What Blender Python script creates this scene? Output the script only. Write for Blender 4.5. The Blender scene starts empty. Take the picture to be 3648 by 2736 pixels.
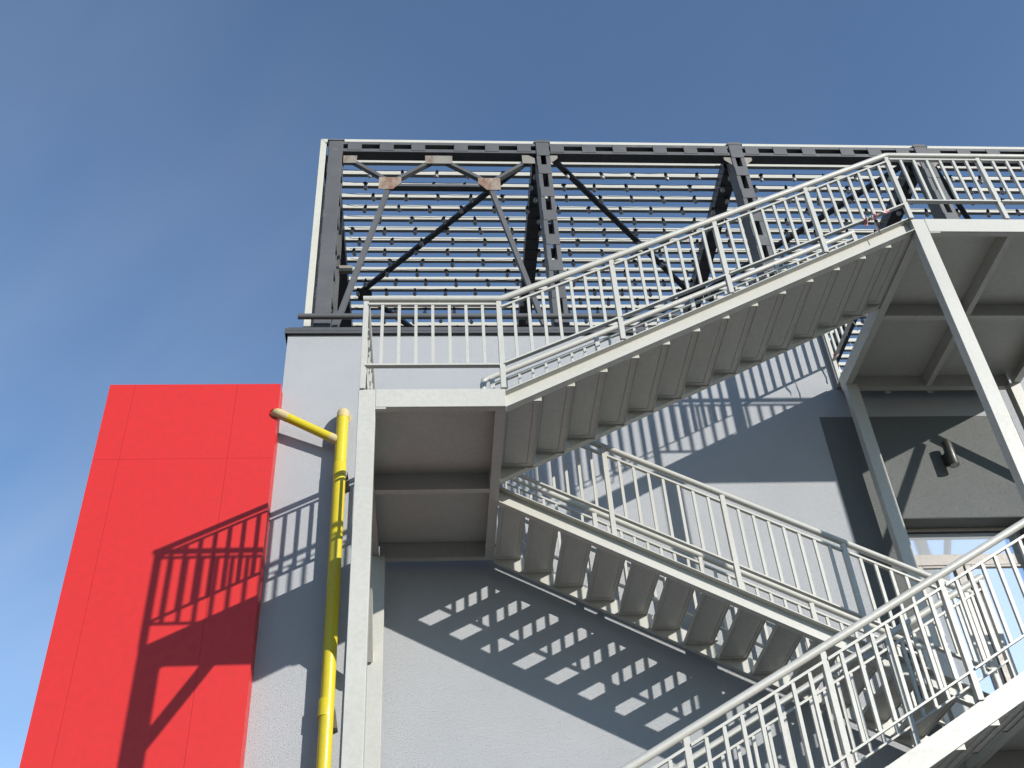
import bpy, math, random
from mathutils import Vector, Matrix
random.seed(7)
D = bpy.data
S = bpy.context.scene
COL = S.collection

# ------------------------------------------------------------------ materials
def mat(name):
    m = D.materials.new(name); m.use_nodes = True
    nt = m.node_tree
    return m, nt, nt.nodes["Principled BSDF"]

def nd(nt, typ, **kw):
    n = nt.nodes.new(typ)
    for k, v in kw.items():
        if k in n.inputs.keys(): n.inputs[k].default_value = v
        else: setattr(n, k, v)
    return n

def ramp(nt, src, stops):
    r = nt.nodes.new("ShaderNodeValToRGB")
    els = r.color_ramp.elements
    while len(els) < len(stops): els.new(0.5)
    for e, (p, c) in zip(els, stops):
        e.position = p
        e.color = c if len(c) == 4 else (*c, 1)
    nt.links.new(src, r.inputs[0])
    return r

def world_pos(nt, scale=(1, 1, 1)):
    g = nt.nodes.new("ShaderNodeNewGeometry")
    mp = nt.nodes.new("ShaderNodeMapping")
    mp.inputs["Scale"].default_value = scale
    nt.links.new(g.outputs["Position"], mp.inputs[0])
    return mp.outputs[0]

def mix(nt, fac, a, b):
    m = nt.nodes.new("ShaderNodeMix"); m.data_type = "RGBA"
    for sock, v in ((m.inputs[0], fac), (m.inputs[6], a), (m.inputs[7], b)):
        if isinstance(v, (int, float)): sock.default_value = v
        elif isinstance(v, tuple): sock.default_value = (*v, 1)
        else: nt.links.new(v, sock)
    return m.outputs[2]

ALB = .66       # all base colours darkened to deepen the shade; a stronger sun makes up for it

def painted(name, c1, c2, rough=.42, rust=0.0, spec=0.5, bump=0.0, wear=0.0, rustcol=(.20, .085, .035), scale=1.0, rscale=3.1):
    """paint with slow mottling, fine grime and a little rust bleeding through"""
    c1, c2, rustcol = [tuple(v * ALB for v in c) for c in (c1, c2, rustcol)]
    m, nt, b = mat(name)
    p = world_pos(nt)
    n1 = nd(nt, "ShaderNodeTexNoise", Scale=1.7 * scale, Detail=6.0, Roughness=.6)
    n2 = nd(nt, "ShaderNodeTexNoise", Scale=26.0 * scale, Detail=4.0, Roughness=.65)
    for n in (n1, n2): nt.links.new(p, n.inputs["Vector"])
    r1 = ramp(nt, n1.outputs[0], [(.32, c2), (.62, c1)])
    g = ramp(nt, n2.outputs[0], [(.35, (.86, .85, .83)), (.6, (1, 1, 1))])
    mm = nt.nodes.new("ShaderNodeMix"); mm.data_type = "RGBA"; mm.blend_type = "MULTIPLY"
    mm.inputs[0].default_value = .6
    nt.links.new(r1.outputs[0], mm.inputs[6]); nt.links.new(g.outputs[0], mm.inputs[7])
    col = mm.outputs[2]
    if wear:
        n4 = nd(nt, "ShaderNodeTexNoise", Scale=5.0, Detail=7.0, Roughness=.62)
        nt.links.new(p, n4.inputs["Vector"])
        w = ramp(nt, n4.outputs[0], [(.60, (0, 0, 0)), (.74, (wear, wear, wear))])
        col = mix(nt, w.outputs[0], col, (.20, .20, .195))
    if rust:
        ps = world_pos(nt, (1, 1, .45))
        n3 = nd(nt, "ShaderNodeTexNoise", Scale=rscale, Detail=9.0, Roughness=.72)
        nt.links.new(ps, n3.inputs["Vector"])
        w = ramp(nt, n3.outputs[0], [(.70 - rust * .25, (0, 0, 0)), (.80 - rust * .2, (.75, .75, .75))])
        col = mix(nt, w.outputs[0], col, rustcol)
    nt.links.new(col, b.inputs["Base Color"])
    rr = ramp(nt, n2.outputs[0], [(.3, (rough + .12,) * 3), (.7, (rough - .06,) * 3)])
    nt.links.new(rr.outputs[0], b.inputs["Roughness"])
    b.inputs["Specular IOR Level"].default_value = spec
    if bump:
        bp = nd(nt, "ShaderNodeBump", Strength=bump, Distance=.002)
        nt.links.new(n2.outputs[0], bp.inputs["Height"]); nt.links.new(bp.outputs[0], b.inputs["Normal"])
    return m

def stucco(name, c1, c2):
    """scraped 'bark beetle' render: fine grain with short vertical drag marks"""
    c1, c2 = [tuple(v * ALB for v in c) for c in (c1, c2)]
    m, nt, b = mat(name)
    p = world_pos(nt)
    big = nd(nt, "ShaderNodeTexNoise", Scale=.9, Detail=5.0, Roughness=.6)
    nt.links.new(p, big.inputs["Vector"])
    r = ramp(nt, big.outputs[0], [(.3, c2), (.68, c1)])
    ps = world_pos(nt, (135, 135, 95))
    worm = nd(nt, "ShaderNodeTexNoise", Scale=1.0, Detail=2.0, Roughness=.5, Distortion=.15)
    nt.links.new(ps, worm.inputs["Vector"])
    grain = nd(nt, "ShaderNodeTexNoise", Scale=330.0, Detail=2.0, Roughness=.6)
    nt.links.new(p, grain.inputs["Vector"])
    pit = ramp(nt, worm.outputs[0], [(.30, (0, 0, 0)), (.43, (1, 1, 1))])
    gm = nt.nodes.new("ShaderNodeMath"); gm.operation = "MULTIPLY_ADD"
    nt.links.new(grain.outputs[0], gm.inputs[0]); gm.inputs[1].default_value = .45
    nt.links.new(pit.outputs[0], gm.inputs[2])
    bp = nd(nt, "ShaderNodeBump", Strength=.85, Distance=.0035)
    nt.links.new(gm.outputs[0], bp.inputs["Height"]); nt.links.new(bp.outputs[0], b.inputs["Normal"])
    pc = ramp(nt, worm.outputs[0], [(.30, (.80, .80, .81)), (.48, (1, 1, 1))])
    mm = nt.nodes.new("ShaderNodeMix"); mm.data_type = "RGBA"; mm.blend_type = "MULTIPLY"
    mm.inputs[0].default_value = .7
    nt.links.new(r.outputs[0], mm.inputs[6]); nt.links.new(pc.outputs[0], mm.inputs[7])
    nt.links.new(mm.outputs[2], b.inputs["Base Color"])
    b.inputs["Roughness"].default_value = .92
    b.inputs["Specular IOR Level"].default_value = .2
    return m

M = {}
M['steel'] = painted('white_steel_paint', (.67, .665, .61), (.625, .62, .565), .40, rust=.17)
M['under'] = M['steel']
M['dark'] = painted('dark_grey_steel_paint', (.150, .153, .158), (.115, .118, .122), .48, wear=.35)
M['worn'] = painted('worn_gusset_paint', (.46, .40, .33), (.30, .22, .16), .6, rust=.98, rscale=8.0, rustcol=(.22, .085, .035))
M['gusset'] = painted('grey_gusset_paint', (.36, .34, .29), (.27, .255, .22), .55, rust=.75, rscale=6.0, wear=.6)
M['coping'] = painted('dark_coping_metal', (.125, .127, .135), (.10, .102, .11), .42, wear=.15)
M['flash'] = painted('grey_flashing_metal', (.36, .36, .35), (.32, .32, .31), .5)
M['fascia'] = painted('cream_fascia_metal', (.76, .75, .66), (.71, .70, .62), .40)
M['slat'] = painted('cream_slat_metal', (.76, .75, .66), (.70, .69, .61), .42)
M['wall'] = stucco('light_grey_stucco', (.525, .542, .566), (.485, .502, .526))
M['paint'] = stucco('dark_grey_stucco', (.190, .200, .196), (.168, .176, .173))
M['red'] = painted('red_composite_sheet', (.79, .040, .037), (.785, .039, .036), .38, spec=.35, scale=.4)
M['redcore'] = painted('red_panel_joint', (.62, .031, .029), (.60, .030, .028), .7)
M['yellow'] = painted('yellow_pipe_paint', (.80, .66, .030), (.78, .62, .027), .30, spec=.4)
M['cream'] = painted('cream_pipe_primer', (.76, .60, .30), (.70, .55, .27), .5)
M['bronze'] = painted('bronze_bracket_metal', (.16, .13, .09), (.12, .10, .07), .5)
M['lamp'] = painted('dark_olive_lamp_metal', (.055, .055, .045), (.045, .045, .038), .38)
M['frame'] = painted('grey_aluminium_frame', (.42, .38, .34), (.38, .345, .31), .42)
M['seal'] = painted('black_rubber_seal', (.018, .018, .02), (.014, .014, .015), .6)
M['black'] = painted('black_lamp_socket', (.012, .012, .013), (.01, .01, .01), .5)
M['ground'] = painted('concrete_paving', (.085, .085, .085), (.065, .065, .066), .85, scale=.3)  # darkened so that little sunlight bounces up onto the undersides
M['roof'] = painted('roof_screed', (.10, .10, .10), (.085, .085, .085), .85)

m, nt, b = mat('frosted_bulb_glass')
b.inputs["Base Color"].default_value = (.42, .40, .40, 1); b.inputs["Roughness"].default_value = .3
n = nd(nt, "ShaderNodeTexNoise", Scale=30.0); nt.links.new(world_pos(nt), n.inputs["Vector"])
nt.links.new(ramp(nt, n.outputs[0], [(.3, (.36, .345, .34)), (.7, (.46, .44, .44))]).outputs[0], b.inputs["Base Color"])
M['bulb'] = m

m, nt, b = mat('mirror_coated_glass')
b.inputs["Metallic"].default_value = .72
n = nd(nt, "ShaderNodeTexNoise", Scale=1.3, Detail=3.0); nt.links.new(world_pos(nt), n.inputs["Vector"])
nt.links.new(ramp(nt, n.outputs[0], [(.3, (.80, .84, .88)), (.7, (.86, .90, .94))]).outputs[0], b.inputs["Base Color"])
bp = nd(nt, "ShaderNodeBump", Strength=.03, Distance=.01); nt.links.new(n.outputs[0], bp.inputs["Height"])
nt.links.new(bp.outputs[0], b.inputs["Normal"])
b.inputs["Roughness"].default_value = .04
M['glass'] = m

m, nt, b = mat('faded_barrier_tape')
p = world_pos(nt)
wv = nd(nt, "ShaderNodeTexWave", Scale=2.6, Distortion=2.0); nt.links.new(p, wv.inputs["Vector"])
nt.links.new(ramp(nt, wv.outputs[0], [(.70, (.72, .64, .58)), (.86, (.62, .12, .14))]).outputs[0], b.inputs["Base Color"])
b.inputs["Roughness"].default_value = .45
M['tape'] = m

# ------------------------------------------------------------------ mesh helper
class MB:
    def __init__(self): self.v = []; self.f = []; self.sm = []
    def add(self, vs, fs, smooth=False):
        o = len(self.v); self.v += [tuple(x) for x in vs]
        self.f += [tuple(i + o for i in f) for f in fs]; self.sm += [smooth] * len(fs)
        return self
    def box(self, x0, x1, y0, y1, z0, z1):
        x0, x1 = min(x0, x1), max(x0, x1); y0, y1 = min(y0, y1), max(y0, y1); z0, z1 = min(z0, z1), max(z0, z1)
        vs = [(x0, y0, z0), (x1, y0, z0), (x1, y1, z0), (x0, y1, z0), (x0, y0, z1), (x1, y0, z1), (x1, y1, z1), (x0, y1, z1)]
        return self.add(vs, [(0, 3, 2, 1), (4, 5, 6, 7), (0, 1, 5, 4), (1, 2, 6, 5), (2, 3, 7, 6), (3, 0, 4, 7)])
    def hexa(self, p):
        return self.add(p, [(0, 3, 2, 1), (4, 5, 6, 7), (0, 1, 5, 4), (1, 2, 6, 5), (2, 3, 7, 6), (3, 0, 4, 7)])
    def slope(self, x0, x1, y0, y1, za, zb, h):
        """bar rising along X with plumb ends: underside za at x0, zb at x1, plumb depth h"""
        return self.hexa([(x0, y0, za), (x1, y0, zb), (x1, y1, zb), (x0, y1, za),
                          (x0, y0, za + h), (x1, y0, zb + h), (x1, y1, zb + h), (x0, y1, za + h)])
    def bar(self, p0, p1, w, h, side):
        p0, p1, side = Vector(p0), Vector(p1), Vector(side)
        d = (p1 - p0).normalized(); side = (side - d * side.dot(d)).normalized(); up = d.cross(side)
        a, c = side * w / 2, up * h / 2
        vs = [p0 - a - c, p1 - a - c, p1 + a - c, p0 + a - c, p0 - a + c, p1 - a + c, p1 + a + c, p0 + a + c]
        if (vs[1] - vs[0]).cross(vs[3] - vs[0]).dot(c) < 0: vs = [vs[i] for i in (4, 5, 6, 7, 0, 1, 2, 3)]
        return self.hexa(vs)
    def tube(self, pts, r, n=14, caps=True):
        pts = [Vector(p) for p in pts]; rings = []
        ref = None
        for i, p in enumerate(pts):
            a = pts[max(i - 1, 0)]; c = pts[min(i + 1, len(pts) - 1)]
            t = (c - a).normalized()
            if 0 < i < len(pts) - 1:
                t = ((pts[i] - a).normalized() + (c - pts[i]).normalized()).normalized()
            if ref is None:
                ref = Vector((0, 0, 1)) if abs(t.z) < .9 else Vector((0, 1, 0))
            u = (ref - t * ref.dot(t)).normalized(); w = t.cross(u); ref = u
            k = 1.0
            rr = r[i] if isinstance(r, (list, tuple)) else r
            rings.append([p + (u * math.cos(2 * math.pi * j / n) + w * math.sin(2 * math.pi * j / n)) * rr * k for j in range(n)])
        vs = [v for ring in rings for v in ring]; fs = []
        for i in range(len(rings) - 1):
            for j in range(n):
                fs.append((i * n + j, i * n + (j + 1) % n, (i + 1) * n + (j + 1) % n, (i + 1) * n + j))
        self.add(vs, fs, True)
        if caps:
            self.add(rings[0], [tuple(reversed(range(n)))]); self.add(rings[-1], [tuple(range(n))])
        return self
    def prism(self, poly, axis, a0, a1):
        """poly: 2D outline; axis 'y' -> (x,z) extruded along y, 'x' -> (y,z) along x, 'z' -> (x,y) along z"""
        def P(q, a): return {'y': (q[0], a, q[1]), 'x': (a, q[0], q[1]), 'z': (q[0], q[1], a)}[axis]
        n = len(poly)
        area = sum(poly[i][0] * poly[(i + 1) % n][1] - poly[(i + 1) % n][0] * poly[i][1] for i in range(n))
        if (area > 0) == (axis == 'y'): poly = poly[::-1]
        vs = [P(q, a0) for q in poly] + [P(q, a1) for q in poly]
        fs = [tuple(reversed(range(n))), tuple(range(n, 2 * n))]
        fs += [(i, (i + 1) % n, n + (i + 1) % n, n + i) for i in range(n)]
        return self.add(vs, fs)
    def mesh(self, name, material, off=(0, 0, 0)):
        me = D.meshes.new(name)
        me.from_pydata([(x - off[0], y - off[1], z - off[2]) for x, y, z in self.v], [], self.f)
        me.materials.append(material)
        for p, s in zip(me.polygons, self.sm): p.use_smooth = s
        me.update()
        return me
    def build(self, name, material, parent=None, root=None, bevel=0.0):
        off = root.location if root is not None else (0, 0, 0)
        o = D.objects.new(name, self.mesh(name, material, off)); COL.objects.link(o)
        if parent is not None: o.parent = parent
        if bevel:
            b = o.modifiers.new('Bevel', 'BEVEL'); b.width = bevel; b.segments = 1; b.limit_method = 'ANGLE'
        return o

def thing(name, label, cat, loc, group=None):
    o = D.objects.new(name, None); COL.objects.link(o); o.location = loc
    o.empty_display_size = .3
    o["label"] = label; o["category"] = cat
    if group: o["group"] = group
    return o

# ------------------------------------------------------------------ dimensions (metres; wall face y=0, mid landing top z=0)
GZ = -7.2
XA1 = 1.193; YF = -2.572; YM = -1.249; YB0 = -.207; YB1 = -.142; YMB = -1.3815
XB0 = 5.254; XB1 = 7.30; ZB = 2.111; HB = .180; HA = .186; CW = .138
ZC = -2.24; ZD = -4.47
S3, Z3, H3 = .5287, -.017, .174
S2, Z2, H2 = .5386, -.0565, .1775
S1, Z1, H1 = .5444, -4.4685, .170

# ================================================================== STAIRCASE
st = thing('staircase', 'off white steel fire escape staircase with open treads climbing the grey wall', 'staircase', (3.6, -1.3, GZ))
ST = M['steel']
def sb(mb, name, parent=None, m=None, bevel=0.0): return mb.build(name, m or ST, parent or st, st, bevel)

# columns: channels boxed in, running down to the ground
def column(x, y, z0, z1, cap=True):
    mb = MB(); mb.box(x, x + CW, y, y + .10, z0, z1)
    mb.box(x + .004, x + CW - .004, y + .10, y + .106, z0, z1)
    mb.box(x - .06, x + CW + .06, y - .05, y + .16, z0, z0 + .02)
    return sb(mb, 'column', bevel=.004)
column(0, YF + .002, GZ, -.0012)
column(0, YB0 - .06, GZ, -HA)
column(XB0, YF + .002, GZ, ZB - .012)
column(XB0, YB0 - .06, GZ, ZB - HB)
column(XB1 - CW, YF + .002, GZ, ZB - HB)
column(XB1 - CW, YB0 - .06, GZ, ZB - HB)

# knee braces of the outer end frames (flat bars in the YZ plane)
def brace(x0, y0, z0, y1, z1):
    mb = MB(); p0 = Vector((x0, y0, z0)); p1 = Vector((x0, y1, z1))
    mb.bar(p0, p1, .05, .10, (1, 0, 0))
    return sb(mb, 'knee_brace')
brace(.027, YF + .10, -1.06, -1.56, -HA - .02)
brace(.027, YB0 - .055, -1.27, -1.26, -HA - .02)
brace(XB1 - .04, YF + .10, .83, -1.42, ZB - HB - .02)
brace(XB1 - .04, YB0 - .055, .85, -1.24, ZB - HB - .02)

def chan_x(mb, x0, x1, y, z0, z1, way, fl=.066, t=.009):
    """channel running along X, web on plane y, flanges pointing way (+1/-1) in Y"""
    mb.box(x0, x1, y, y + way * t, z0, z1)
    mb.box(x0, x1, y + way * t, y + way * fl, z0, z0 + t)
    mb.box(x0, x1, y + way * t, y + way * fl, z1 - t, z1)
def chan_y(mb, y0, y1, x, z0, z1, way, fl=.08, t=.009):
    mb.box(x, x + way * t, y0, y1, z0, z1)
    mb.box(x + way * t, x + way * fl, y0, y1, z0, z0 + t)
    mb.box(x + way * t, x + way * fl, y0, y1, z1 - t, z1)

def landing(x0, x1, z, h, joists=(), cl=0.0, back=0.0):
    """deck plate with edge beams and cross members as sub-parts"""
    mb = MB(); mb.box(x0 + .012, x1 - .012, YF + .012, YB1 - .012 + back, z - .016, z - .009)
    d = sb(mb, 'landing')
    a = MB(); chan_x(a, x0 + cl, x1, YF, z - h, z, 1); sb(a, 'edge_beam', d, bevel=.003)
    a = MB(); chan_x(a, x0 + .081, x1 - .081, YB0, z - h, z - .018, 1); sb(a, 'edge_beam', d)
    a = MB(); chan_y(a, YF + .010, YB1, x0 + .001, z - h + .001, z - .001, 1, .078); sb(a, 'edge_beam', d)
    a = MB(); chan_y(a, YF + .010, YB1, x1 - .001, z - h + .001, z - .001, -1, .085); sb(a, 'edge_beam', d)
    a = MB(); chan_x(a, x0 + .081, x1 - .087, YMB, z - h + .003, z - .018, 1, .064); sb(a, 'cross_beam', d)
    for x in joists:
        a = MB()
        chan_y(a, YF + .068, YMB - .002, x, z - h + .006, z - .018, 1, .06)
        chan_y(a, YMB + .067, YB0 - .002, x, z - h + .006, z - .018, 1, .06)
        sb(a, 'joist', d)
    return d
landA = landing(0, XA1, 0, HA, cl=CW)
landB = landing(XB0, XB1, ZB, HB, joists=(6.208,), cl=CW, back=.15)
landC = landing(XB0, XB1, ZC, HA, joists=(6.208,), cl=CW)
landD = landing(0, XA1, ZD, HA, cl=CW)
# flange stiffener plates at the column heads of the outer beams
a = MB(); a.box(CW + .002, CW + .085, YF + .004, YF + .03, -HA - .0155, -HA - .001); sb(a, 'packing_plate', landA)
a = MB(); a.box(XB0 + CW + .002, XB0 + CW + .11, YF + .004, YF + .03, ZB - HB - .014, ZB - HB - .001); sb(a, 'packing_plate', landB)
# wall ties behind the rear beam of the upper landing
for x in (5.75, 6.25):
    a = MB(); a.box(x, x + .06, YB1 + .001, YB1 + .012, ZB - HB - .03, ZB - HB + .05); sb(a, 'wall_tie', landB)

# stringers: flights 3 (upper, front), 2 (lower, rear), 1 (bottom, front)
def stringer(x0, x1, y, way, f, h, fl=.066, t=.010):
    mb = MB()
    za, zb = f(x0), f(x1)
    mb.slope(x0, x1, *sorted((y, y + way * t)), za - h, zb - h, h)
    ya, yb = sorted((y + way * t, y + way * fl))
    mb.slope(x0, x1, ya, yb, za - h, zb - h, t)
    mb.slope(x0, x1, ya, yb, za - t, zb - t, t)
    return sb(mb, 'stringer')
f3 = lambda x: Z3 + S3 * (x - XA1)
f2 = lambda x: Z2 - S2 * (x - XA1)
f1 = lambda x: Z1 + S1 * (x - XA1)
stringer(XA1 + .002, XB0 - .002, YF + .078, -1, f3, H3, .078)
stringer(XA1 + .002, XB0 - .002, -1.530, 1, f3, H3, .068)
stringer(XA1 + .002, XB0 - .002, YM + .066, -1, f2, H2)
stringer(XA1 + .002, XB0 - .002, -.206, 1, f2, H2, .050)
stringer(XA1 + .002, XB0 - .002, YF + .002, 1, f1, H1, .066)
stringer(XA1 + .002, XB0 - .002, -1.530, 1, f1, H1, .068)

# treads: folded trays (plate, skirts all round, flat return with a weld seam)
def tread(x0, x1, y0, y1, z, lip_right=True, protr=0.0):
    t = .042; mb = MB(); w = .006
    mb.box(x0, x1, y0, y1, z + t - w, z + t)
    mb.box(x0, x0 + w, y0, y1, z, z + t - w); mb.box(x1 - w, x1, y0, y1, z, z + t - w)
    mb.box(x0 + w, x1 - w, y0, y0 + w, z, z + t - w); mb.box(x0 + w, x1 - w, y1 - w, y1, z, z + t - w)
    r = .062
    if lip_right: px0, px1 = x0 + .03, x1 - r
    else: px0, px1 = x0 + r * .55, x1 - r * .55
    # stiffening sheet welded inside, slightly sunk, dark seam gap around it
    mb.box(px0 + .003, px1 - .003, y0 + .05, y1 - .053, z + .012, z + .018)
    mb.box(x0 + w, px0, y0 + w, y1 - w, z + .010, z + .016); mb.box(px1, x1 - w, y0 + w, y1 - w, z + .010, z + .016)
    mb.box(px0, px1, y0 + w, y0 + .047, z + .010, z + .016); mb.box(px0, px1, y1 - .05, y1 - w, z + .010, z + .016)
    return sb(mb, 'tread')
G = .2920
for k in range(14):
    xl = 1.497 + G * k
    tread(xl - .283 if k else XA1 + .0012, min(xl, 5.246), YF + .080, -1.532, -.068 + .1545 * k)
    z1 = f1(xl) - H1 - .038
    tread(xl - .283, min(xl, 5.246), YF + .072, -1.532, z1)
for k in range(-1, 13):
    xl = 1.468 + G * k
    tread(max(xl, XA1 + .012), min(xl + .275, 5.246), YM + .070, -.208, f2(xl) - H2 - .004, False)

# ------------------------------------------------------------------ railings
loose = MB()     # balusters of the rails half hidden behind others
def lerp_path(path, x):
    for (xa, za), (xb, zb) in zip(path, path[1:]):
        if xa <= x <= xb: return za + (zb - za) * (x - xa) / (xb - xa)
    return path[0][1] if x < path[0][0] else path[-1][1]

def railing(y, path, posts, base, nb, single=True, ext0=.0, curl=None, end_drop=False):
    """round handrail over posts along X at depth y. path: handrail centre line (x,z)"""
    pts = [Vector((x, y, z)) for x, z in path]
    full = []
    if curl: full += curl
    for i, p in enumerate(pts):
        if 0 < i < len(pts) - 1:
            a = (pts[i - 1] - p).normalized(); c = (pts[i + 1] - p).normalized()
            full += [p + a * .035, p + (a + c) * .006, p + c * .035]
        else: full.append(p)
    mb = MB(); mb.tube(full, .030, 16)
    root = sb(mb, 'railing')
    pw = .045; py = .014 if y < -2 else 0
    for x in posts:
        zt = lerp_path(path, x) - .026
        m2 = MB(); m2.box(x - pw / 2, x + pw / 2, y - .0225 + py, y + .0225 + py, base(x) - .0, zt); sb(m2, 'post', root, bevel=.002)
    for xa, xb in zip(posts, posts[1:]):
        tr, br = MB(), MB()
        xm = (xa + xb) / 2
        xa2, xb2 = xa + pw / 2 + .0005, xb - pw / 2 - .0005
        za, zb = lerp_path(path, xa2), lerp_path(path, xb2)
        flat = abs(zb - za) < .05
        dt = .078 if flat else .108
        db = .775 if flat else .760
        if flat and z_up(base(xm)): db = .72
        tr.slope(xa2, xb2, y - .017, y + .017, za - dt, zb - dt, .021)
        br.slope(xa2, xb2, y - .022, y + .022, za - db, zb - db, .017)
        sb(tr, 'top_rail', root); sb(br, 'bottom_rail', root)
        n = nb
        if flat: n = max(2, round((xb - xa) / .146) - 1)
        for i in range(n):
            x = xa + (xb - xa) * (i + 1) / (n + 1)
            ztop = lerp_path(path, x) - dt; zbot = lerp_path(path, x) - db + .017
            if single:
                m2 = MB(); m2.box(x - .0128, x + .0128, y - .0128, y + .0128, zbot, ztop); sb(m2, 'baluster', root)
            else: loose.box(x - .0128, x + .0128, y - .0128, y + .0128, zbot, ztop)
    return root
z_up = lambda z: z > 1.9
YR = YF - .005
P3 = [1.182, 2.240, 3.294, 4.300, 5.266]
base3 = lambda x: (0 if x < XA1 else (ZB if x > XB0 else f3(x)))
# front of the mid landing, up flight 3 and along the upper landing
railing(YR, [(.004, 1.010), (1.20, 1.010), (5.266, 3.068), (7.27, 3.068)], [.029] + P3 + [6.238, 7.27], base3, 7)
# inner side of flight 3, curling down at the landing
YI = -1.456
c0 = [Vector((1.085, YI, .73)), Vector((1.085, YI, .96)), Vector((1.098, YI, 1.016)), Vector((1.14, YI, 1.044))]
railing(YI, [(1.19, 1.067), (5.29, 3.135)], [1.175] + P3[1:-1] + [5.275], lambda x: 0 if x < XA1 else f3(min(x, XB0)), 7, False, curl=c0)
# front side of flight 2
r2 = lambda x: .265 - .5303 * (x - 2.476)
railing(YM + .05, [(1.17, r2(1.17)), (5.30, r2(5.30))], [1.215, 2.212, 3.255, 4.269, 5.24], f2, 7, True)
# wall side of flight 2
r2b = lambda x: -.765 - .5300 * (x - 4.232)
railing(-.235, [(1.21, r2b(1.21)), (5.20, r2b(5.20))], [1.225, 2.225, 3.225, 4.222, 5.19], f2, 7, False)
# front of flight 1 and on along the door landing
r1 = lambda x: -3.203 + .5432 * (x - 1.747)
railing(YR, [(1.19, r1(1.19)), (5.266, r1(5.266)), (7.27, r1(5.266))], [1.20, 2.232, 3.286, 4.304, 5.262, 6.24, 7.27],
        lambda x: (ZC if x > XB0 else f1(x)), 7, False)
# inner side of flight 1
q1 = lambda x: -2.258 + .5400 * (x - 3.344)
railing(YI, [(1.19, q1(1.19)), (5.285, q1(5.285))], [1.20, 2.232, 3.286, 4.290, 5.262], f1, 7, False)

# end rail of the mid landing (runs back to the wall at the left) and end guard of the upper landing
def end_railing(x, ya, yb, ztube, zdeck, posts, n, skip=True):
    mb = MB(); mb.tube([(x, ya, ztube), (x, yb, ztube)], .030, 16)
    root = sb(mb, 'railing')
    for i, y in enumerate(posts):
        if i == 0 and skip: continue
        m2 = MB(); m2.box(x - .0205, x + .0205, y - .0205, y + .0205, zdeck, ztube - .026); sb(m2, 'post', root)
    db = .775 if zdeck < 1 else .66
    for a, c in zip(posts, posts[1:]):
        y0, y1 = min(a, c) + .021, max(a, c) - .021
        tr, br = MB(), MB()
        tr.box(x - .015, x + .015, y0, y1, ztube - .076, ztube - .058)
        br.box(x - .020, x + .020, y0, y1, ztube - db, ztube - db + .017)
        sb(tr, 'top_rail', root); sb(br, 'bottom_rail', root)
        for i in range(n):
            y = a + (c - a) * (i + 1) / (n + 1)
            loose.box(x - .0128, x + .0128, y - .0128, y + .0128, ztube - db + .017, ztube - .076)
end_railing(.029, YR + .031, -.10, 1.012, 0, [YR + .0, -1.36, -.16], 7)
end_railing(5.304, -1.43, -.03, 3.108, ZB, [-1.42, -.06], 9, False)
end_railing(XB1 - .03, YR + .031, -1.30, 3.068, ZB, [YR + .0, -1.32], 7)
o = sb(loose, 'baluster_set'); o["kind"] = "stuff"

# ================================================================== BUILDING
bl = thing('building', 'light grey stucco building with dark parapet coping and a glazed upper door', 'building', (5, 6, GZ))
def bb(mb, name, m, parent=None, bevel=0.0): return mb.build(name, m, parent or bl, bl, bevel)
WX0, WX1, WT = -1.058, 14.0, 2.965
DX0, DX1, DZ1 = 5.505, 6.885, .310
OX0, OX1, OZ = 5.245, 7.30, 2.06           # gap in the parapet at the upper landing
mb = MB()
mb.box(WX0, DX0, 0, .45, GZ, OZ); mb.box(DX1, WX1, 0, .45, GZ, OZ)
mb.box(DX0, DX1, 0, .45, DZ1, OZ); mb.box(DX0, DX1, 0, .45, GZ, ZC)
mb.box(WX0, OX0, 0, .45, OZ, WT); mb.box(OX1, WX1, 0, .45, OZ, WT)
mb.box(WX0, WX0 + .45, .45, 12, GZ, WT); mb.box(WX1 - .45, WX1, .45, 12, GZ, WT); mb.box(WX0, WX1, 12, 12.45, GZ, WT)
bb(mb, 'wall', M['wall'])
mb = MB(); mb.box(WX0 + .451, WX1 - .451, .451, 11.999, OZ - .25, OZ - .02); bb(mb, 'roof', M['roof'])
# parapet coping: drip lip and upstand, returning along the left side and down the opening
mb = MB()
mb.box(WX0 - .035, OX0 + .02, -.042, .50, WT + .001, WT + .045); mb.box(WX0 - .035, OX0 + .02, -.042, -.034, WT - .040, WT + .001)
mb.box(WX0 - .035, WX0 - .027, -.034, 12.4, WT - .040, WT + .001); mb.box(WX0 - .035, WX0 + .48, .50, 12.4, WT + .001, WT + .045)
mb.box(WX0 + .0, OX0 + .0, .012, .46, WT + .045, WT + .105)
bb(mb, 'coping', M['coping'], bevel=.003)
mb = MB(); mb.box(OX1 - .02, WX1, -.042, .50, WT + .001, WT + .045); mb.box(OX1 - .02, WX1, -.042, -.034, WT - .040, WT + .001)
mb.box(OX1, WX1, .012, .46, WT + .045, WT + .105)
bb(mb, 'coping', M['coping'], bevel=.003)
mb = MB(); mb.box(OX0 + .0015, OX0 + .085, -.004, .46, OZ + .002, WT - .041); bb(mb, 'jamb_flashing', M['flash'])
mb = MB(); mb.box(OX1 - .06, OX1 - .0015, -.004, .46, OZ + .002, WT - .041)
bb(mb, 'jamb_flashing', M['flash'])
# dark painted field round the door, extended down to darken the shaded wall below
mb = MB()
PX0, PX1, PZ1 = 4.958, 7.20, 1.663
mb.box(PX0, DX0, -.005, -.0005, GZ + .1, PZ1); mb.box(DX1, PX1, -.005, -.0005, GZ + .1, PZ1); mb.box(DX0, DX1, -.005, -.0005, DZ1, PZ1)
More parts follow.
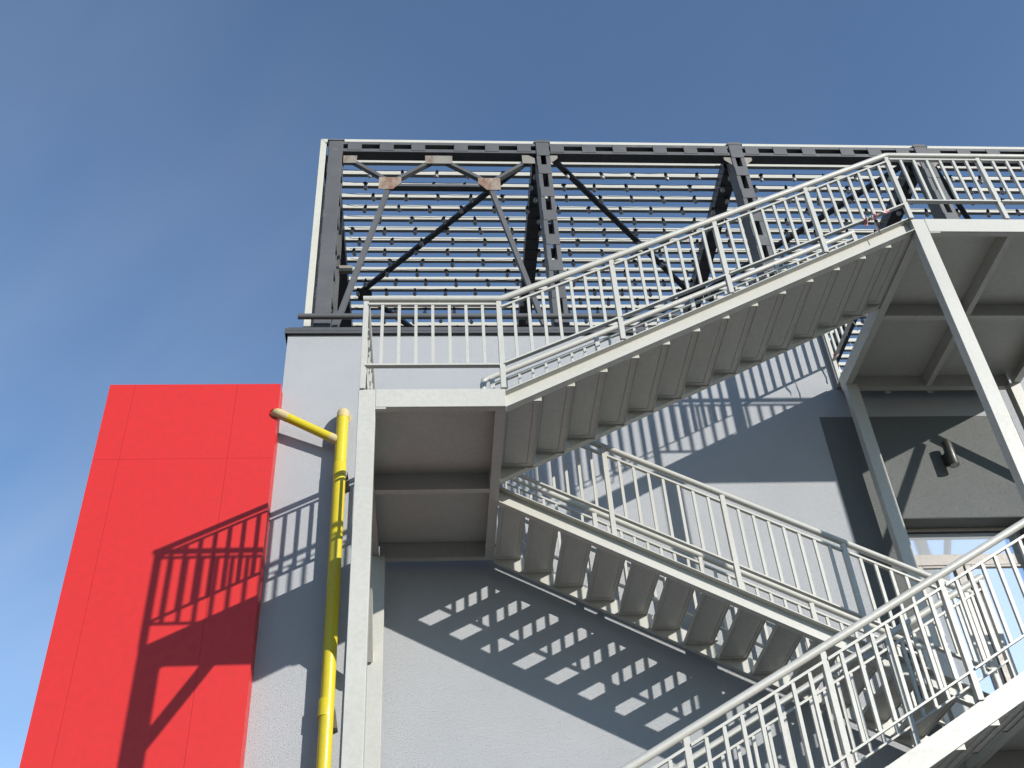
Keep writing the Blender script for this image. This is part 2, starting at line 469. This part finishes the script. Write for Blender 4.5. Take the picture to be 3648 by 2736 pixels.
# reveals of the opening
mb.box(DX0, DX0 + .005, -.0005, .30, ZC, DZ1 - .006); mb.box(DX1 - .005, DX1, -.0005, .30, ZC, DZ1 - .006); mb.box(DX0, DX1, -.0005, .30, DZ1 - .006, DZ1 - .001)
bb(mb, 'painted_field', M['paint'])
# door: frame (part) with panes, leaf and handle (sub-parts)
fy0, fy1 = .19, .25
mb = MB()
mb.box(DX0 + .006, 5.625, fy0, fy1, ZC, DZ1 - .007); mb.box(6.835, DX1 - .006, fy0, fy1, ZC, DZ1 - .007)
mb.box(5.625, 6.835, fy0, fy1, .262, DZ1 - .007); mb.box(5.625, 6.835, fy0, fy1, -.150, -.020)
mb.box(6.018, 6.108, fy0, fy1, ZC, -.150)
mb.box(5.625, 5.680, fy0 + .01, fy1, ZC, -.150); mb.box(5.680, 6.018, fy0 + .01, fy1, -.176, -.150)
door = bb(mb, 'door', M['frame'], bevel=.004)
mb = MB(); mb.box(5.625, 6.835, fy0 + .03, fy0 + .036, -.020, .262); bb(mb, 'glass_pane', M['glass'], door)
mb = MB(); mb.box(5.680, 6.018, fy0 + .03, fy0 + .036, ZC + .1, -.176); bb(mb, 'glass_pane', M['glass'], door)
mb = MB()
mb.box(6.120, 6.190, fy0 - .012, fy1 - .01, ZC + .02, -.157); mb.box(6.765, 6.828, fy0 - .012, fy1 - .01, ZC + .02, -.157)
mb.box(6.190, 6.765, fy0 - .012, fy1 - .01, ZC + .02, ZC + .16); mb.box(6.190, 6.765, fy0 - .012, fy1 - .01, -.185, -.157)
leaf = bb(mb, 'door_leaf', M['frame'], door, bevel=.004)
mb = MB(); mb.box(6.190, 6.765, fy0 + .012, fy0 + .018, ZC + .16, -.185); bb(mb, 'glass_pane', M['glass'], door)
mb = MB()
mb.box(5.625, 6.835, fy0 + .012, fy0 + .030, .250, .262); mb.box(6.108, 6.120, fy0 + .004, fy0 + .03, ZC, -.150); mb.box(6.006, 6.018, fy0 + .012, fy0 + .03, ZC + .1, -.176)
bb(mb, 'door_seal', M['seal'], door)
mb = MB(); mb.tube([(6.155, fy0 - .012, -1.15), (6.155, fy0 - .065, -1.15), (6.155, fy0 - .07, -1.16), (6.155, fy0 - .07, -1.54), (6.155, fy0 - .065, -1.55), (6.155, fy0 - .012, -1.55)], .012, 10)
bb(mb, 'door_handle', M['frame'], door)
# black sheet standing in for the unlit room behind the door
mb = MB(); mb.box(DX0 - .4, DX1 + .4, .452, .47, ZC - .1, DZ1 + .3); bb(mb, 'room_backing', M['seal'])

# ================================================================== RED FACADE BLOCK
rf = thing('red_facade', 'bright red smooth panelled facade block standing left of the grey wall', 'facade', (-1.96, 1, GZ))
def rb(mb, name, m, parent=None): return mb.build(name, m, parent or rf, rf)
RX0, RX1, RY, RZ = -2.868, -1.046, -.190, 2.042
mb = MB(); mb.box(RX0 + .01, WX0 - .004, RY + .03, 2.6, GZ, RZ - .01); mb.box(WX0 - .004, RX1 - .008, RY + .03, -.002, GZ, RZ - .02)
rb(mb, 'core', M['redcore'])
g = .0011
HX, HZ, HR = -1.080, 1.632, .062          # hole where the yellow branch enters
xs = [RX0, -2.603, -1.512, RX1]; zs = [RZ, 1.045, -2.45, -5.0, GZ]
for i in range(3):
    for j in range(4):
        x0, x1, z1_, z0_ = xs[i] + g, xs[i + 1] - g, zs[j] - g, zs[j + 1] + g
        if i == 0: x0 = RX0
        if i == 2: x1 = RX1
        mb = MB()
        if i == 2 and j == 0:
            # sheet with a round cut-out
            N = 24; cx, cz = HX, HZ
            ring = [(cx + HR * .98 * math.cos(2 * math.pi * q / N), cz + HR * math.sin(2 * math.pi * q / N)) for q in range(N)]
            ring = [(min(a, x1 - .004), c) for a, c in ring]
            out = []
            for q in range(N):
                an = 2 * math.pi * q / N; dx, dz = math.cos(an), math.sin(an); t = 1e9
                if dx > 1e-6: t = min(t, (x1 - cx) / dx)
                if dx < -1e-6: t = min(t, (x0 - cx) / dx)
                if dz > 1e-6: t = min(t, (z1_ - cz) / dz)
                if dz < -1e-6: t = min(t, (z0_ - cz) / dz)
                out.append((cx + dx * t, cz + dz * t))
            corners = [(x1, z1_), (x0, z1_), (x0, z0_), (x1, z0_)]
            for q in range(N):
                r = (q + 1) % N; quad = [ring[q], out[q]]
                for c in corners:
                    a0 = math.atan2(out[q][1] - cz, out[q][0] - cx); a1 = math.atan2(out[r][1] - cz, out[r][0] - cx); ac = math.atan2(c[1] - cz, c[0] - cx)
                    if a1 < a0 - 1e-9: a1 += 2 * math.pi
                    if ac < a0 - 1e-9: ac += 2 * math.pi
                    if a0 + 1e-6 < ac < a1 - 1e-6: quad.append(c)
                quad += [out[r], ring[r]]
                mb.prism(quad, 'y', RY, RY + .028)
        else: mb.box(x0, x1, RY, RY + .028, z0_, z1_)
        rb(mb, 'cladding_sheet', M['red'])
mb = MB(); mb.box(RX0, RX0 + .028, RY + .029, 2.6, GZ, RZ); mb.box(RX1 - .006, RX1, RY + .029, -.002, GZ, RZ - .0)
rb(mb, 'side_sheet', M['red'])
mb = MB(); mb.box(RX0 + .03, WX0 - .004, RY + .029, 2.6, RZ - .009, RZ - .002); rb(mb, 'top_sheet', M['red'])

# ================================================================== YELLOW PIPE
yp = thing('yellow_pipe', 'yellow pipe with cream elbows running up the grey wall beside the red facade', 'pipe', (-.355, -.15, GZ))
def pb(mb, name, m, parent=None): return mb.build(name, m, parent or yp, yp)
PXc, PYc, PR = -.357, -.150, .064
joint_z = [1.585, .985, -1.585, -4.2, GZ]
riser = None
for za, zb_ in zip(joint_z[1:], joint_z):
    mb = MB(); mb.tube([(PXc + .010 * (za < -1), PYc, za), (PXc + .010 * (zb_ < -1), PYc, zb_)], PR, 32, caps=True)
    o = pb(mb, 'pipe_length', M['yellow'])
for z in (.985, -1.585):
    mb = MB(); mb.tube([(PXc, PYc, z - .16), (PXc, PYc, z - .004), (PXc, PYc, z)], [PR + .0035, PR + .0035, PR + .001], 32)
    pb(mb, 'coupling', M['yellow'])
mb = MB(); pts = [(PXc, PYc, 1.585)]
for i in range(9):
    a = i / 8 * math.pi / 2
    pts.append((PXc, PYc + .10 - .10 * math.cos(a), 1.60 + .10 * math.sin(a)))
pts.append((PXc, -.001, 1.70))
mb.tube(pts, PR + .002, 32); pb(mb, 'elbow', M['cream'])
mb = MB(); mb.tube([(PXc, -.010, 1.70), (PXc, -.0015, 1.70)], PR + .016, 32); pb(mb, 'wall_collar', M['cream'])
A = Vector((-.973, -.205, 1.583)); Bp = Vector((-.43, -.150, 1.308)); d = (Bp - A).normalized()
mb = MB(); mb.tube([A + d * .03, Bp], .050, 24); pb(mb, 'branch_pipe', M['yellow'])
mb = MB(); mb.tube([A + d * .555, Bp + d * .05], .0525, 24); pb(mb, 'branch_collar', M['cream'])
pts = [(HX + .008, -.10, HZ + .004)]
for i in range(8):
    a = i / 7 * math.pi / 2
    pts.append(Vector((HX + .008, -.212 + .062, HZ + .004)) + Vector((0, -1, 0)) * (.062 * math.sin(a)) + d * (.062 * (1 - math.cos(a))))
pts += [A + d * .05]
mb = MB(); mb.tube(pts, .0535, 24); pb(mb, 'elbow', M['cream'])
for z in (.80, -1.76):
    mb = MB()
    mb.prism([(PXc + .064, z + .05), (PXc + .075, z + .13), (PXc + .105, z - .06), (PXc + .06, z - .06)], 'y', -.10, -.001)
    pb(mb, 'bracket', M['bronze'])

# ================================================================== WALL LAMP
wl = thing('wall_lamp', 'dark olive cylindrical wall lamp on the grey wall above the door', 'lamp', (6.245, 0, 1.0))
def lb(mb, name, m): return mb.build(name, m, wl, wl)
lx, ly = 6.245, -.122
mb = MB(); mb.tube([(lx, ly, .896), (lx, ly, .90), (lx, ly, 1.20), (lx, ly, 1.208)], [.050, .053, .053, .050], 32, caps=False)
mb.tube([(lx, ly, 1.190), (lx, ly, 1.202)], .052, 32); mb.tube([(lx, ly, .905), (lx, ly, .94)], .046, 32); lb(mb, 'lamp_body', M['lamp'])
mb = MB(); mb.tube([(lx, ly, .899), (lx, ly, .9045)], .047, 32); lb(mb, 'lens', M['bulb'])
mb = MB(); mb.box(lx - .04, lx + .04, -.085, -.030, .985, 1.095); mb.box(lx - .045, lx + .045, -.030, -.0055, .975, 1.105); lb(mb, 'bracket', M['lamp'])

# ================================================================== ROOF PERGOLA
pg = thing('roof_pergola', 'dark grey steel roof pergola with cream slats above the grey parapet', 'pergola', (5, .2, 3.07))
def gb(mb, name, m, parent=None, bevel=0.0): return mb.build(name, m, parent or pg, pg, bevel)
DK = M['dark']
PIL = [-.690, 2.165, 4.916, 7.640, 10.38]
PZ0, PZ1_, FY, BY = 3.072, 6.606, .05, .29
for i, x in enumerate(PIL):
    mb = MB()
    if i == 0:
        mb.box(x - .092, x + .095, FY, FY + .05, PZ0, PZ1_); mb.box(x - .092, x + .095, BY - .05, BY, PZ0, PZ1_)
    else:
        mb.box(x - .094, x - .036, FY, BY, PZ0, PZ1_); mb.box(x + .036, x + .094, FY, BY, PZ0, PZ1_)
    mb.box(x - .115, x + .115, FY - .012, BY + .01, PZ1_ + .001, PZ1_ + .02)
    mb.box(x - .13, x + .13, FY - .02, BY + .04, PZ0 - .001, PZ0 + .014)
    p = gb(mb, 'pillar', DK, bevel=.003)
    zc = [6.50, 6.035, 5.565, 5.10, 4.632, 4.158, 3.677, 3.21]
    for k, z in enumerate(zc):
        h = .17 if k == 0 else .095
        mb = MB()
        if i == 0:
            mb.box(x + .0955, x + .1005, FY + .004, BY - .004, z - h, z + h)
            gb(mb, 'batten_plate', DK, p); mb = MB(); mb.box(x - .0975, x - .0925, FY + .004, BY - .004, z - h, z + h)
        else:
            mb.box(x - .086, x + .092, FY - .006, FY - .0005, z - h, z + h)
            gb(mb, 'batten_plate', DK, p); mb = MB(); mb.box(x - .086, x + .092, BY + .0005, BY + .006, z - h, z + h)
        gb(mb, 'batten_plate', DK, p)
# battened top chord, one length per bay
bat = [-.43, .007, .44, 1.03, 1.462, 1.909, 2.372, 2.82, 3.255, 3.829, 4.267, 4.70, 5.15, 5.56, 5.975, 6.537, 6.944, 7.36, 7.82, 8.27, 8.71, 9.28, 9.72, 10.16]
for i in range(4):
    x0, x1 = PIL[i] + .096, PIL[i + 1] - .096
    mb = MB()
    mb.box(x0, x1, FY + .006, .21, 6.385, 6.450); mb.box(x0, x1, FY + .006, .21, 6.543, 6.600); mb.box(x0, x1, .15, .158, 6.450, 6.543)  # inner web added to block sky light and keep the gaps black
    c = gb(mb, 'top_chord', DK, bevel=.003)
    for bx in bat:
        if x0 < bx < x1:
            a0, a1 = max(bx - .095, x0 + .002), min(bx + .095, x1 - .002)
            mb = MB(); mb.box(a0, a1, FY, FY + .0055, 6.412, 6.588); gb(mb, 'batten_plate', DK, c)
# first bay knee truss: lower chord, short and long diagonals, gussets
mb = MB(); mb.box(.05, 1.40, .074, .080, 5.690, 5.735); mb.box(.05, 1.40, .080, .165, 5.690, 5.698); gb(mb, 'lower_chord', DK)
def diag(x0, z0, x1, z1, w=.048):
    mb = MB(); mb.bar((x0, .105, z0), (x1, .105, z1), .070, w, (0, 1, 0)); gb(mb, 'truss_diagonal', DK)
diag(-.50, 6.26, .08, 5.78); diag(.62, 6.22, .08, 5.78); diag(.82, 6.22, 1.40, 5.78); diag(1.96, 6.26, 1.40, 5.78)
diag(.04, 5.65, -.54, 3.12, .060); diag(1.42, 5.65, 1.97, 3.12, .060)
def gusset(poly, m, y=.068): mb = MB(); mb.prism(poly, 'y', y - .008, y); gb(mb, 'gusset_plate', m)
gusset([(-.575, 6.145), (-.40, 6.145), (-.39, 6.30), (-.575, 6.30)], M['gusset'])
gusset([(.535, 6.15), (.905, 6.15), (.905, 6.315), (.535, 6.315)], M['gusset'])
gusset([(1.87, 6.17), (2.045, 6.17), (2.045, 6.28), (1.96, 6.345), (1.87, 6.345)], M['gusset'])
gusset([(-.085, 5.61), (.10, 5.61), (.215, 5.745), (.215, 5.85), (-.085, 5.85)], M['worn'])
gusset([(1.245, 5.745), (1.36, 5.61), (1.545, 5.61), (1.545, 5.85), (1.245, 5.85)], M['worn'])
for x in PIL[1:4]:
    gusset([(x + .097, 6.18), (x + .20, 6.29), (x + .20, 6.345), (x + .097, 6.345)], M['gusset'])
    if x > 3: gusset([(x - .097, 6.18), (x - .20, 6.29), (x - .20, 6.345), (x - .097, 6.345)], M['gusset'])
# foot cleats of the long diagonals
mb = MB(); mb.box(-.60, -.42, .07, .15, PZ0, PZ0 + .05); gb(mb, 'foot_cleat', DK)
mb = MB(); mb.box(1.90, 2.06, .07, .15, PZ0, PZ0 + .05); gb(mb, 'foot_cleat', DK)
# rafters
RY1 = 7.6
for x in PIL:
    dx = .025 if x > -.5 else .08
    mb = MB(); mb.box(x - .105 - dx, x + .095 - dx, BY + .008, RY1, 6.385, 6.600); gb(mb, 'rafter', DK)
# inner leg of the first frame seen through the truss, and left side cladding coloured dark for its shaded inner face
mb = MB(); mb.box(-.80, -.66, 1.15, 1.29, PZ0 - .9, 6.384); gb(mb, 'side_post', DK)
mb = MB(); mb.box(-.66, -.48, 1.17, 1.24, 5.20, 5.30); gb(mb, 'cleat', M['gusset'])
mb = MB(); mb.box(-.876, -.838, .145, 3.4, 3.05, 6.02); gb(mb, 'side_panel', M['coping'])
# roof plane bracing, zigzag between the rafters
def rbrace(x0, y0, x1, y1): mb = MB(); mb.bar((x0, y0, 6.418), (x1, y1, 6.418), .075, .05, (0, 0, 1) if False else Vector((y1 - y0, -(x1 - x0), 0))); gb(mb, 'roof_brace', DK)
rbrace(2.02, .16, -.46, 2.80); rbrace(-.46, 2.86, 2.02, 5.5)
rbrace(2.30, .16, 4.74, 2.82); rbrace(4.74, 2.88, 2.30, 5.5)
rbrace(7.46, .16, 5.02, 2.80); rbrace(5.02, 2.86, 7.46, 5.5)
rbrace(7.78, .16, 10.2, 2.80)
for x, s in ((-.535, 1), (4.79, -1), (4.99, 1)):
    mb = MB(); mb.prism([(x, 2.70), (x + s * .22, 2.76), (x + s * .22, 2.92), (x, 2.98)], 'z', 6.372, 6.384); gb(mb, 'node_plate', DK)
# cream fascia and slats
mb = MB(); mb.prism([(-.908, 6.690), (12.2, 6.690), (12.2, 6.604), (-.822, 6.604)], 'y', .085, .155)
gb(mb, 'front_fascia', M['fascia'], bevel=.004)
mb = MB(); mb.prism([(-.908, 6.690), (-.823, 6.604), (-.823, 3.05), (-.908, 3.05)], 'y', .085, .155)
gb(mb, 'side_fascia', M['fascia'], bevel=.004)
for k in range(-1, 34):
    y = .420 + .2118 * k
    mb = MB(); mb.box(-.905 + (.0 if y > .25 else .09), 12.2, y, y + .053, 6.602, 6.676); gb(mb, 'slat', M['slat'])
# guard pipe across the feet of the pillars
mb = MB(); mb.tube([(-.955, -.055, 3.178), (12.2, -.055, 3.178)], .036, 20); gb(mb, 'guard_pipe', M['dark'])

# ================================================================== FESTOON LIGHT STRINGS
glass_mb = MB(); N = 12
prof = [(0.0, -.104), (.014, -.102), (.024, -.094), (.029, -.080), (.027, -.066), (.019, -.048), (.014, -.036)]
for (ra, za), (rb_, zb_) in zip(prof, prof[1:]):
    for j in range(N):
        a0, a1 = 2 * math.pi * j / N, 2 * math.pi * (j + 1) / N
        glass_mb.add([(ra * math.cos(a0), ra * math.sin(a0), za), (ra * math.cos(a1), ra * math.sin(a1), za),
                      (rb_ * math.cos(a1), rb_ * math.sin(a1), zb_), (rb_ * math.cos(a0), rb_ * math.sin(a0), zb_)],
                     [(0, 1, 2, 3)] if ra > 0 else [(0, 2, 3)], True)
bulb_me = glass_mb.mesh('bulb', M['bulb'])
sk = MB(); sk.tube([(0, 0, -.042), (0, 0, -.012)], [.019, .021], 10); sk.tube([(0, 0, -.012), (0, 0, .016)], [.017, .006], 10)
sk.prism([(-.036, -.014), (.036, -.014), (.020, .002), (-.020, .002)], 'y', -.006, .006)
socket_me = sk.mesh('socket', M['black'])
ordn = ['first', 'second', 'third', 'fourth', 'fifth', 'sixth', 'seventh', 'eighth', 'ninth', 'tenth', 'eleventh', 'twelfth', 'thirteenth', 'fourteenth', 'fifteenth', 'sixteenth']
phase = [.23, .165, .26, .13, .345, .40, .02, .40, .01, .39, .08, .38, .20, .05, .31, .12]
for k in range(16):
    y = .376 + .2128 * k
    root = thing('string_light', '%s string of bare bulbs under the slats, counted from the front roof edge' % ordn[k], 'string lights',
                 (-.60, y, 6.365), 'festoon strings under the pergola slats')
    bx = []
    x = phase[k] - .464 * 8
    while x < 11.8:
        if x > -.58: bx.append(x + random.uniform(-.02, .02))
        x += .464
    pts = [(-.60, y, 6.385)]
    for a, c in zip([-.60] + bx, bx):
        pts.append(((a + c) / 2, y + random.uniform(-.006, .006), 6.368 + random.uniform(-.008, .004))); pts.append((c, y, 6.372 + random.uniform(-.004, .004)))
    pts.append((12.1, y, 6.385))
    mb = MB(); mb.tube(pts, .0042, 5); mb.build('wire', M['black'], root, root)
    for x in bx:
        o = D.objects.new('bulb', bulb_me); o.scale = (1.12, 1.12, 1.35); COL.objects.link(o); o.parent = root
        o.location = (x + .60, 0, .002); o.rotation_euler = (random.uniform(-.12, .12), random.uniform(-.16, .16), random.uniform(0, 3))
        s = D.objects.new('socket', socket_me); COL.objects.link(s); s.parent = o

# ================================================================== BARRIER TAPE KNOTS
def ribbon(mb, pts, w, seed):
    rnd = random.Random(seed); vs = []; n = len(pts)
    for i, p in enumerate(pts):
        a = rnd.uniform(-.9, .9) + i * .5
        s = Vector((math.sin(a) * .5, math.cos(a), .6 * math.cos(a * 1.7))).normalized() * w / 2 * rnd.uniform(.55, 1)
        p = Vector(p); vs += [p - s, p + s]
    t = Vector((0, .0012, 0))
    top = [v + t for v in vs]; bot = [v - t for v in vs]
    fs = [(2 * i, 2 * i + 1, 2 * i + 3, 2 * i + 2) for i in range(n - 1)]
    mb.add(top, fs); mb.add(bot, [f[::-1] for f in fs])
tp = thing('barrier_tape', 'pale red and white tape knotted round the bottom rail of the upper flight', 'tape', (4.88, YR, 2.13))
mb = MB(); y = YR
zr = lambda x: lerp_path([(1.20, 1.010), (5.266, 3.068)], x) - .758
ang = 0; pts = []
for i in range(34):
    x = 4.76 + i * .0052; ang = i * 1.15
    pts.append((x, y + .030 * math.cos(ang), zr(x) + .022 * math.sin(ang)))
ribbon(mb, pts, .030, 1)
ribbon(mb, [(4.93, y - .02, zr(4.93) + .01), (4.97, y - .026, zr(4.97) + .004), (5.01, y - .024, zr(5.01) - .016), (5.05, y - .022, zr(5.05) - .006)], .034, 2)
ribbon(mb, [(4.78, y - .03, zr(4.78)), (4.786, y - .036, zr(4.78) - .05), (4.776, y - .032, zr(4.78) - .095), (4.75, y - .028, zr(4.78) - .10), (4.745, y - .028, zr(4.78) - .085)], .026, 3)
ribbon(mb, [(4.86, y - .025, zr(4.86)), (4.862, y - .03, zr(4.86) - .06), (4.858, y - .026, zr(4.86) - .12), (4.868, y - .026, zr(4.86) - .19), (4.872, y - .024, zr(4.86) - .26)], .030, 4)
mb.build('knot', M['tape'], tp, tp)
t2 = thing('barrier_tape', 'pale tape hanging in strips from the end guard of the upper landing', 'tape', (5.304, -.35, 2.45))
mb = MB(); pts = []
for i in range(16):
    pts.append((5.304 + .03 * math.cos(i * 1.1), -.14 - i * .004, 2.455 + .022 * math.sin(i * 1.1)))
ribbon(mb, pts, .026, 5)
ribbon(mb, [(5.30, -.16, 2.45), (5.298, -.15, 2.38), (5.306, -.145, 2.31), (5.30, -.15, 2.22)], .024, 6)
ribbon(mb, [(5.30, -.58, 2.46), (5.30, -.575, 2.36), (5.306, -.57, 2.26), (5.302, -.58, 2.14)], .016, 7)
ribbon(mb, [(5.31, -.74, 2.46), (5.33, -.75, 2.42), (5.35, -.74, 2.36), (5.345, -.735, 2.31)], .028, 8)
mb.build('knot', M['tape'], t2, t2)

# ================================================================== GROUND
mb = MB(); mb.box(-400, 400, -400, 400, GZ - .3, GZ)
o = mb.build('ground', M['ground']); o["kind"] = "structure"; o["label"] = "dark concrete paving around the building"

# ================================================================== LIGHT, SKY, CAMERA
sun_dir = Vector((.8699, -1, .4467)).normalized()       # towards the sun
el = math.asin(sun_dir.z); az = math.atan2(sun_dir.x, sun_dir.y)
L = D.lights.new('sun', 'SUN'); L.energy = 4.55; L.angle = math.radians(.53); L.color = (1, .955, .885)
lo = D.objects.new('sun', L); COL.objects.link(lo); lo.rotation_euler = sun_dir.to_track_quat('Z', 'Y').to_euler(); lo.location = (20, -25, 20)
W = D.worlds.new('World'); S.world = W; W.use_nodes = True
nt = W.node_tree; bg = nt.nodes['Background']
sky = nt.nodes.new('ShaderNodeTexSky'); sky.sky_type = 'NISHITA'; sky.sun_disc = False
sky.sun_elevation = el; sky.sun_rotation = az; sky.air_density = 1.0; sky.dust_density = 0.05; sky.ozone_density = 3.0; sky.altitude = 300
tc = nt.nodes.new('ShaderNodeTexCoord')
# thin cirrus drawn out along one wind direction, thickest low in the north-west
wind = Vector((.72, -.35, .60)).normalized(); acr = Vector((-.55, .25, .80)); acr = (acr - wind * acr.dot(wind)).normalized(); thr = wind.cross(acr)
comb = nt.nodes.new('ShaderNodeCombineXYZ')
def dot(v, k):
    d_ = nt.nodes.new('ShaderNodeVectorMath'); d_.operation = 'DOT_PRODUCT'; nt.links.new(tc.outputs['Generated'], d_.inputs[0]); d_.inputs[1].default_value = v * k
    return d_.outputs['Value']
for i_, (v_, k_) in enumerate(((wind, .9), (acr, 4.2), (thr, 1.6))): nt.links.new(dot(v_, k_), comb.inputs[i_])
cn = nd(nt, 'ShaderNodeTexNoise', Scale=1.6, Detail=5.0, Roughness=.45, Distortion=.35); nt.links.new(comb.outputs[0], cn.inputs['Vector'])
cr = ramp(nt, cn.outputs[0], [(.34, (0, 0, 0)), (.78, (1, 1, 1))])
low = nt.nodes.new('ShaderNodeMapRange'); nt.links.new(dot(Vector((-.55, .30, -.78)).normalized(), 1.0), low.inputs[0])
low.inputs[1].default_value = -.50; low.inputs[2].default_value = .08; low.inputs[3].default_value = .015; low.inputs[4].default_value = .17
sc = nt.nodes.new('ShaderNodeMath'); sc.operation = 'MULTIPLY'; nt.links.new(cr.outputs[0], sc.inputs[0]); nt.links.new(low.outputs[0], sc.inputs[1])
cl = mix(nt, sc.outputs[0], sky.outputs[0], (6.0, 6.3, 6.6))
nt.links.new(cl, bg.inputs['Color']); bg.inputs['Strength'].default_value = .145

cam = D.cameras.new('camera'); co = D.objects.new('camera', cam); COL.objects.link(co); S.camera = co
yaw, pit, rol = .0993, .6897, -.0689
ca, sa, cb, sb_, cc, sc_ = math.cos(yaw), math.sin(yaw), math.cos(pit), math.sin(pit), math.cos(rol), math.sin(rol)
f = Vector((sa * cb, ca * cb, sb_)); r = Vector((ca, -sa, 0)); u = r.cross(f)
r2_, u2_ = r * cc + u * sc_, u * cc - r * sc_
mw = Matrix((r2_, u2_, -f)).transposed().to_4x4(); mw.translation = Vector((.5695, -9.4251, -5.635))
co.matrix_world = mw
cam.sensor_width = 36; cam.lens = 36 * 3856.75 / 3648; cam.clip_start = .05; cam.clip_end = 2000
S.view_settings.view_transform = 'Standard'; S.view_settings.look = 'None'; S.view_settings.exposure = .45; S.view_settings.gamma = 1
S.render.resolution_x, S.render.resolution_y = 1024, 768
